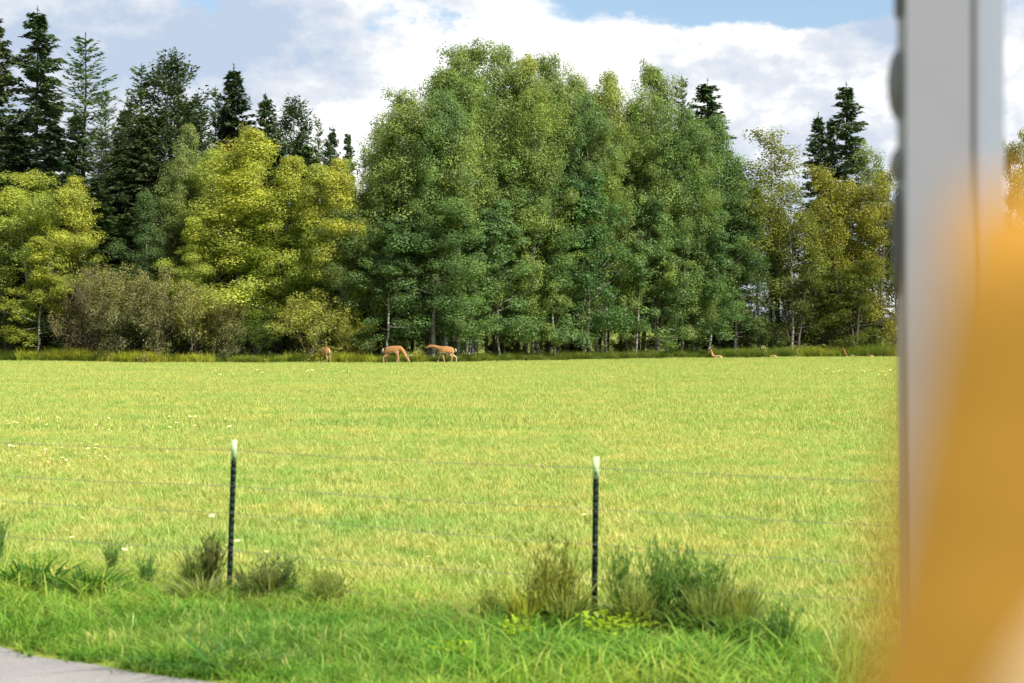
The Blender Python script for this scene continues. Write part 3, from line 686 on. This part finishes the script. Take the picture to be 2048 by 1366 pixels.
WV.update({('dry', i): weed_mesh(60+i, .42, .4, 80, 'dry') for i in range(2)})
def ground_at(px, py): Y = F*CH/(py-HZ); return at(px, Y), Y
def weed(kind, i, px, py, sc, sx, col, lab, grp='tall weeds along the fence line'):
    x, y = ground_at(px, py); o = link('weed_clump', WV[(kind, i)]); o.location = (x, y, 0); o.rotation_euler = (0, 0, random.uniform(0, 6))
    o.scale = (sx, sx, sc); o.color = (*col, 1); o['autumn'] = 0.0; tag(o, lab, 'weed', grp); return o
DG = (.14, .25, .06); DB = (.22, .25, .07); YW = (.30, .33, .06)
for a in [('broom', 0, 1115, 1262, 1.05, 1.0, (.19, .21, .04), 'dark brown-green pointed weed left of the right fence post'),
          ('broom', 1, 1240, 1258, .98, .6, DG, 'narrow dark green weed just right of the right fence post'),
          ('broom', 2, 1318, 1272, 1.12, .8, DG, 'tallest dark green weed spike right of the right fence post'),
          ('broom', 0, 1366, 1272, 1.0, .7, DG, 'slim dark weed spike right of the tallest spike'),
          ('broom', 1, 1405, 1272, .9, 1.3, DG, 'bushy dark green weed at the right of the spikes'),
          ('reed', 0, 1290, 1278, .7, 1.5, DB, 'broad brownish base clump under the weed spikes'),
          ('reed', 1, 1395, 1285, .62, 1.5, DG, 'broad green clump at the foot of the bushy weed'),
          ('reed', 0, 1140, 1266, .55, .7, DB, 'brownish reedy clump touching the right fence post'),
          ('reed', 1, 1050, 1268, .85, .9, YW, 'bright yellow-green reedy tuft left of the dark pointed weed'),
          ('dry', 0, 960, 1262, .8, 1.2, (.28, .26, .08), 'pale arching dry tuft between the two fence posts'),
          ('dry', 1, 1010, 1275, .7, 1.2, (.30, .27, .10), 'straw-coloured fallen tuft left of the yellow-green reeds'),
          ('reed', 0, 1480, 1300, .6, 1.2, DG, 'dark weed tuft trailing off right of the spikes'),
          ('dry', 0, 1090, 1282, .5, 1.3, (.26, .19, .10), 'brown dead thatch at the foot of the dark pointed weed'),
          ('dry', 1, 1215, 1268, .35, .8, (.24, .17, .09), 'brown dead thatch around the right fence post'),
          ('dry', 0, 1330, 1290, .5, 1.4, (.24, .18, .09), 'brown dead thatch under the tallest weed spike'),
          ('dry', 1, 880, 1250, .7, 1.3, (.34, .32, .10), 'pale yellow arching tuft furthest left of the right post'),
          ('dry', 0, 640, 1215, .6, 1.4, (.32, .32, .10), 'pale yellow arching tuft nearer the left post'),
          ('dry', 1, 760, 1235, .5, 1.5, (.22, .26, .07), 'greenish arching tuft midway between the posts'),
          ('broom', 2, 1560, 1325, .7, .8, DG, 'lone dark weed near the orange seat'),
          ('broom', 1, 425, 1192, .85, .6, (.13, .14, .04), 'olive weed clump pressed against the left of the left fence post'),
          ('reed', 1, 500, 1196, .6, .8, (.09, .13, .045), 'grey-green weed right of the left fence post'),
          ('reed', 0, 400, 1210, .5, 1.5, DB, 'dark low reeds left of the left fence post'),
          ('dry', 0, 370, 1212, .7, 1.2, (.30, .27, .10), 'pale straw tuft lying left of the left fence post'),
          ('dry', 1, 560, 1225, .7, 1.3, (.2, .22, .07), 'feathery pale weed some way right of the left fence post'),
          ('broom', 0, 545, 1212, .6, 1.0, (.12, .16, .06), 'hazy green weed between left post and feathery weed'),
          ('broom', 2, -4, 1140, .8, .5, DG, 'dark spiky weed at the left frame edge'),
          ('broom', 0, 225, 1160, .55, .5, DG, 'small dark spiky weed in the left verge'),
          ('broom', 1, 293, 1185, .5, .5, DG, 'second small dark spiky weed nearer the left post'),
          ('reed', 1, 60, 1190, .62, 2.0, (.05, .15, .02), 'large deep green tussock at the left of the verge'),
          ('reed', 0, 180, 1200, .55, 1.9, (.06, .16, .02), 'deep green tussock right of the large left one'),
          ('dry', 1, 370, 1330, .75, 2.0, (.05, .15, .02), 'dark glossy tussock drooping over the road edge'),
          ('dry', 0, 440, 1345, .75, 1.8, (.06, .17, .025), 'glossy tussock beside the one over the road edge'),
          ('dry', 1, 1330, 1340, .6, 1.6, (.05, .14, .025), 'dark tussock below the tallest weed spike')]:
    weed(*a)
for n_, x0_, x1_, l0, l1, s0, s1, lab, grp in [
    (22, 1000, 1490, 1266, 1292, .55, .95, 'knee-high olive grass tuft among the weed spikes at the right fence post', 'grass tufts around the right fence post'),
    (8, 350, 590, 1200, 1222, .45, .8, 'knee-high olive grass tuft around the left fence post', 'grass tufts around the left fence post'),
    (7, 600, 1000, 1222, 1262, .35, .6, 'low yellowish grass tuft under the wire between the posts', 'grass tufts under the wire between the posts')]:
    for i in range(n_):
        px = random.uniform(x0_, x1_)
        while min(abs(px-1185), abs(px-458)) < 34: px = random.uniform(x0_, x1_)
        py = l0+(l1-l0)*(px-x0_)/(x1_-x0_)+random.uniform(-16, 2)
        c_ = random.choice([(.22, .26, .06), (.30, .32, .08), (.12, .17, .05), (.24, .29, .08), (.14, .22, .05)])
        weed(random.choice(['reed', 'reed', 'dry', 'broom']), random.randrange(2), px, py, random.uniform(s0, s1), random.uniform(.6, 1.1), c_, lab, grp)
# broad leafed plants at the right post
def leafy(seed):
    g = np.random.default_rng(seed); V = []; Q = []; rn = []; b = 0
    for i in range(46):
        a = g.random()*6.283; el = g.uniform(.1, 1.1); d = np.array([math.cos(a)*math.cos(el), math.sin(a)*math.cos(el), math.sin(el)]); c = np.array([g.normal(0, .07), g.normal(0, .05), .02])+d*g.uniform(.02, .13)
        l_ = g.uniform(.05, .09); s2 = np.cross(d, [0, 0, 1]); s2 /= np.linalg.norm(s2)+1e-6; up = np.cross(s2, d); dd = d*.8+np.array([0, 0, -.25])
        p = [c, c+d*l_*.45-s2*l_*.32+up*.008, c+dd*l_, c+d*l_*.45+s2*l_*.32+up*.008]
        V += p+[c+d*l_*.5, (0, 0, -.1), (.004, 0, -.1)]; Q += [[b, b+1, b+4], [b+1, b+2, b+4], [b+2, b+3, b+4], [b+3, b, b+4], [b, b+5, b+6]]; b += 7; rn += [g.random()]*7
    return mesh_np('leafy_weed', np.array(V), [np.array(Q)], M_WEED, {'rnd': rn, 'hgt': [.5]*len(rn)})
LM = [leafy(70), leafy(71)]
for i, (px, py, sc, lab) in enumerate([(1205, 1296, 1.2, 'bright lime broad-leaved weed at the foot of the right fence post'), (1255, 1292, 1.1, 'lime broad-leaved weed just right of the one at the post foot'),
                                       (1030, 1300, 1.0, 'lime broad-leaved weed low in the verge left of the right post'), (915, 1340, .9, 'lime broad-leaved weed nearest the bottom edge')]):
    x, y = ground_at(px, py); o = link('leafy_weed', LM[i % 2]); o.location = (x, y, .10); o.scale = (sc,)*3; o.rotation_euler[2] = i*2.; o.color = (.30, .42, .03, 1); o['autumn'] = 0.0
    tag(o, lab, 'weed', 'broad-leaved weeds in the verge')
# flowers
def flower():
    g = Geo(); g.tube([(0, 0, 0), (.006, 0, .06), (0, .004, .116)], [.002, .0018, .0015], 3)
    me = g.mesh('s', M_VERGE); V = [v.co[:] for v in me.vertices]; Fs = [list(p.vertices) for p in me.polygons]; nf = len(Fs)
    for i in range(9):
        a = i*.698; b = len(V); c, s = math.cos(a), math.sin(a); 
        V += [(0, 0, .115), (c*.014-s*.006, s*.014+c*.006, .124), (c*.024, s*.024, .128), (c*.014+s*.006, s*.014-c*.006, .124)]; Fs.append([b, b+1, b+2, b+3])
    b = len(V); V += [(math.cos(k_)*.011, math.sin(k_)*.011, .121) for k_ in np.arange(6)*1.047]+[(0, 0, .131)]; Fs += [[b+k_, b+(k_+1) % 6, b+6] for k_ in range(6)]
    m2 = bpy.data.meshes.new('flower'); m2.from_pydata(V, [], Fs); m2.materials.append(M_VERGE); m2.materials.append(M_PETAL)
    for i, p in enumerate(m2.polygons): p.material_index = 0 if i < nf else 1
    bpy.data.meshes.remove(me); return m2
FM = flower()
def flowers(n, x0, x1, y0, y1, lab, grp, sc=1.):
    for i in range(n):
        px, py = random.uniform(x0, x1), random.uniform(y0, y1); x, y = ground_at(px, py); o = link('yellow_flower', FM); o.location = (x, y, .01)
        o.scale = (sc*random.uniform(1.0, 1.7),)*3; o.rotation_euler = (random.uniform(-.3, .3), random.uniform(-.3, .3), random.uniform(0, 6)); tag(o, lab, 'flower', grp)
flowers(38, 0, 220, 905, 948, 'pale yellow flower in the patch at the left between the top two wires', 'flowers between the top wires at the left')
flowers(26, 190, 470, 850, 885, 'pale yellow flower in the scatter left of the left post top', 'flowers above the top wire near the left post', 1.2)
flowers(14, 0, 120, 850, 880, 'pale yellow flower above the top wire at the left frame edge', 'flowers above the wire at the frame edge', 1.1)
flowers(26, 430, 900, 752, 764, 'tiny pale flower in the thin band of flowers in front of the deer', 'band of flowers in front of the deer', 1.8)
flowers(26, 1600, 1790, 752, 772, 'tiny pale flower in the far patch left of the grey post', 'flowers in the far right patch', 1.8)
flowers(12, 100, 1290, 1060, 1150, 'single pale flower low in the field just behind the fence', 'lone flowers behind the fence', 1.0)

# ------------------------------------------------------------------ deer
def deer(px, Y, rz, pose, sc, label, antlers=False, z=0):
    """local +X is forward; skeleton grown with a skin modifier"""
    vs = []; es = []; rs = []; RB = 1.22
    def add(p, r, par=None):
        vs.append(p); rs.append(tuple(q*RB for q in r) if isinstance(r, tuple) else (r*RB, r*RB)); i = len(vs)-1
        if par is not None: es.append((par, i))
        return i
    H_ = 0 if pose != 'bed' else -.55
    pel = add((-.42, 0, .84+H_), (.20, .17)); mid = add((-.12, 0, .785+H_), (.245, .20), pel); ch = add((.20, 0, .80+H_), (.25, .185), mid)
    rump = add((-.56, 0, .83+H_), .11, pel); nb = add((.36, 0, .88+H_), (.17, .12), ch)
    if pose == 'graze': pts = [((.50, 0, .74), .125), ((.64, .0, .50), .085), ((.75, 0, .33), .085), ((.84, .0, .18), .055), ((.91, 0, .06), .034)]
    elif pose == 'level': pts = [((.58, 0, .97), .11), ((.78, 0, 1.0), .08), ((.90, 0, 1.02), .083), ((1.01, 0, .96), .06), ((1.12, 0, .90), .036)]
    else: pts = [((.50, 0, .62), .095), ((.56, 0, .82), .07), ((.62, 0, .96), .078), ((.73, 0, .93), .055), ((.83, 0, .88), .033)]
    pr_ = nb; head = []
    for p, r in pts: pr_ = add(p, r, pr_); head.append(p)
    st = {'graze': .05, 'level': .12, 'bed': 0}[pose]
    for s_ in (1, -1):
        y = s_*.10
        if pose == 'bed':
            h = add((-.40, y*1.5, .22), (.12, .10), pel); k_ = add((-.18, y*2.2, .12), .06, h); add((-.42, y*2.4, .06), .035, k_)
            f_ = add((.22, y*1.3, .2), .08, ch); e_ = add((.12, y*1.8, .07), .04, f_); add((.42, y*1.8, .05), .03, e_)
            continue
        o_ = st*s_
        h = add((-.44, y, .68), (.125, .075), pel); k_ = add((-.34+o_*.5, y, .50), (.075, .05), h); hk = add((-.56+o_, y, .35), .036, k_); sh = add((-.52+o_*1.3, y, .14), .025, hk); add((-.49+o_*1.3, y, .02), .03, sh)
        f_ = add((.22, y, .64), (.085, .055), ch); e_ = add((.19-o_*.5, y, .50), (.05, .04), f_); kn = add((.23-o_*1.1, y, .31), .032, e_); fe = add((.22-o_*1.6, y, .11), .024, kn); add((.25-o_*1.6, y, .02), .03, fe)
    me = bpy.data.meshes.new('deer_skel'); me.from_pydata([Vector(v) for v in vs], es, []); o = bpy.data.objects.new('deer_skel', me); COL.objects.link(o)
    md = o.modifiers.new('skin', 'SKIN'); md.use_smooth_shade = True; o.modifiers.new('sub', 'SUBSURF').levels = 2
    for i, sv_ in enumerate(me.skin_vertices[0].data): sv_.radius = rs[i]; sv_.use_root = (i == 0)
    dg = bpy.context.evaluated_depsgraph_get(); dg.update(); bm_ = bpy.data.meshes.new_from_object(o.evaluated_get(dg)); bpy.data.objects.remove(o); bpy.data.meshes.remove(me)
    bm_.materials.clear()
    for m_2 in (M_FUR, M_FURW, M_FURD, M_HOOF, M_FURP): bm_.materials.append(m_2)
    hd = np.array(head[2])
    for p in bm_.polygons:
        c = p.center; n = p.normal; k_ = 0
        if n.z < -.35 and c.z > .45+H_ and -.5 < c.x < .3: k_ = 1
        if c.x < -.585 and pose != 'bed' and abs(c.y) < .085 and c.z > .6: k_ = 1
        if abs(c.y) < .085 and pose != 'bed' and c.z < .62 and abs(n.y) > .5 and n.y*c.y < 0: k_ = 4
        if pose != 'bed' and c.z < .045 and c.x < .6: k_ = 3
        if c.x > (np.array(head[4])+np.array(head[3]))[0]/2+.05: k_ = 1
        p.material_index = k_
    root = empty('deer', (at(px, Y), Y, z), rz); root.scale = (sc,)*3; tag(root, label, 'deer', 'deer at the edge of the field')
    body = link('body', bm_, root)
    # ears, tail, antlers
    hp = Vector(head[2]); mz = Vector(head[4]); fw = (mz-hp).normalized(); upv = Vector((0, 1, 0)).cross(fw)*-1
    if upv.z < 0 and pose != 'graze': upv = -upv
    if pose == 'graze': upv = Vector((.80, 0, .55)).normalized()
    for s_ in (1, -1):
        b = hp+Vector((0, s_*.045, 0))+upv*.05-fw*.02; tip = b+Vector((0, s_*.12, 0))+upv*.09-fw*.05; md_ = (b+tip)/2
        V = [b, md_+fw*.028, tip, md_-fw*.028, md_+upv*.012-Vector((0, s_*.012, 0))]
        e2 = bpy.data.meshes.new('ear'); e2.from_pydata([v[:] for v in V], [], [[0, 1, 4], [1, 2, 4], [2, 3, 4], [3, 0, 4], [0, 3, 2, 1]]); e2.materials.append(M_FURD); link('ear', e2, root)
        if antlers:
            g = Geo(); a0 = hp+Vector((0, s_*.03, 0))+upv*.06
            P = [a0, a0+upv*.07+Vector((0, s_*.06, 0))-fw*.05, a0+upv*.17+Vector((0, s_*.15, 0))-fw*.03, a0+upv*.26+Vector((0, s_*.17, 0))+fw*.06, a0+upv*.31+Vector((0, s_*.12, 0))+fw*.15]
            g.tube([p[:] for p in P], [.013, .012, .011, .009, .004], 5)
            for q in (1, 2, 3): g.tube([P[q][:], (P[q]+upv*.12+fw*.02)[:]], [.009, .003], 4)
            link('antler', g.mesh('antler', M_ANTLER), root)
    if pose != 'bed':
        g = Geo(); g.tube([(-.62, 0, .86), (-.655, 0, .77), (-.645, 0, .66)], [.025, .035, .012], 6); link('tail', g.mesh('tail', M_FURW), root)
    return root
deer(651, 98.0, R(118), 'graze', .93, 'small deer grazing beside the round yellow shrub, white rump turned to the viewer')
deer(788, 97.7, R(-8), 'graze', 1.0, 'antlered deer with lowered head grazing towards the right', True)
deer(890, 98.2, R(184), 'level', .97, 'deer walking left with its neck stretched out level, facing the antlered one')
for px, rz, an, lab in [(1434, 150, True, 'bedded deer with raised antlered head, leftmost of those lying in the edge grass'),
                        (1543, 150, True, 'bedded deer lying in the grass below the forked dark trunk'),
                        (1590, 60, False, 'bedded deer lying just right of the one below the forked trunk'),
                        (1700, 190, False, 'bedded deer lying low below the rusty orange trees'),
                        (1738, 100, False, 'rightmost bedded deer, near the grey post')]:
    deer(px, yedge(px)-.05, R(rz), 'bed', .74, lab, an, -.14)

# ------------------------------------------------------------------ near things at the right: grey post and orange seat
PX = 3.0
gp = tag(empty('grey_metal_post', (at(1880, PX), PX, 0)), 'out-of-focus pale grey metal post with round knobs down its left edge', 'post')
x0, x1, x2 = at(1808, PX)-gp.location.x, at(1955, PX)-gp.location.x, at(2016, PX)-gp.location.x
def bevbox(name, c, h, m_2, par, bev=.004):
    bm = bmesh.new(); bmesh.ops.create_cube(bm, size=2); bmesh.ops.scale(bm, vec=h, verts=bm.verts); bmesh.ops.bevel(bm, geom=bm.edges[:], offset=bev, segments=3, affect='EDGES')
    me = bpy.data.meshes.new(name); bm.to_mesh(me); bm.free(); me.materials.append(m_2); o = link(name, me, par); o.location = c
    return o
bevbox('front_panel', ((x0+x1)/2, .03, 2.1), ((x1-x0)/2, .03, 2.1), M_METAL, gp)
bevbox('side_panel', ((x1+x2)/2+.001, .045, 2.1), ((x2-x1)/2-.002, .03, 2.095), M_METALSIDE, gp)
bevbox('seam_strip', (x1-.002, -.002, 2.1), (.004, .004, 2.09), M_METAL, gp, .002)
def knob(py, half, out_, m_2):
    bm = bmesh.new(); bmesh.ops.create_uvsphere(bm, u_segments=24, v_segments=12, radius=1)
    zc = CH-(py-HZ)/F*PX; hz = half/F*PX; bmesh.ops.scale(bm, vec=(out_/F*PX, .022, hz), verts=bm.verts)
    me = bpy.data.meshes.new('knob'); bm.to_mesh(me); bm.free(); me.materials.append(m_2)
    for p in me.polygons: p.use_smooth = True
    o = link('knob', me, gp); o.location = (x0+.001, .03, zc)
    rg = bpy.data.meshes.new('knob_rim'); g = Geo(); an = np.linspace(0, 2*np.pi, 33)
    g.tube(np.stack([np.cos(an)*out_/F*PX*1.02, np.full(33, .008), np.sin(an)*hz*1.02], 1), np.full(33, .0018), 6); r_ = link('knob_rim', g.mesh('knob_rim', M_RUBBER), o)
knob(165, 70, 22, M_KNOB); knob(328, 34, 17, M_KNOB); knob(480, 110, 15, M_RUBBER)
bevbox('bracket', (x0-.001, .03, CH+(HZ+30)/F*PX), (.006, .02, .05), M_RUBBER, gp, .002)

SY = .31
def rounded_prism(name, poly, y0, y1, m_2, par, bev=.004):
    bm = bmesh.new(); vs_ = [bm.verts.new((x, y0, z)) for x, z in poly]; f_ = bm.faces.new(vs_); r_ = bmesh.ops.extrude_face_region(bm, geom=[f_])
    bmesh.ops.translate(bm, vec=(0, y1-y0, 0), verts=[v for v in r_['geom'] if isinstance(v, bmesh.types.BMVert)]); bmesh.ops.recalc_face_normals(bm, faces=bm.faces)
    bmesh.ops.bevel(bm, geom=bm.edges[:], offset=bev, segments=3, affect='EDGES')
    me = bpy.data.meshes.new(name); bm.to_mesh(me); bm.free(); me.materials.append(m_2); 
    for p in me.polygons: p.use_smooth = True
    return link(name, me, par)
seat = tag(empty('orange_seat', (at(2048, SY), SY, 0)), 'blurred orange cloth seat very close at the lower right', 'seat')
def pz(px, py, Y=SY): return (at(px, Y)-seat.location.x, CH-(py-HZ)/F*Y)
rounded_prism('seat_back', [pz(1918, 385), pz(1862, 620), pz(1788, 980), pz(1705, 1366), pz(1610, 1800), pz(1400, 3600), pz(7500, 3600), pz(7500, 385)], 0, -.010, M_ORANGE, seat, .0015)
rounded_prism('added_lit_corner_slab', [pz(*q, SY-.013) for q in ((2390, 960), (2180, 1150), (2030, 1366), (1900, 1700), (1750, 3400), (7300, 3400), (7300, 980))], -.0105, -.014, M_ORANGELIT, seat, .0015)  # added slab, coloured as the lit lower corner of the orange seat back
bevbox('seat_cushion', (.22, -.15+.42, 1.98), (.24, .24, .06), M_ORANGE, seat, .03)
bevbox('pedestal', (.22, .27, .96), (.04, .04, .955), M_RUBBER, seat, .01)
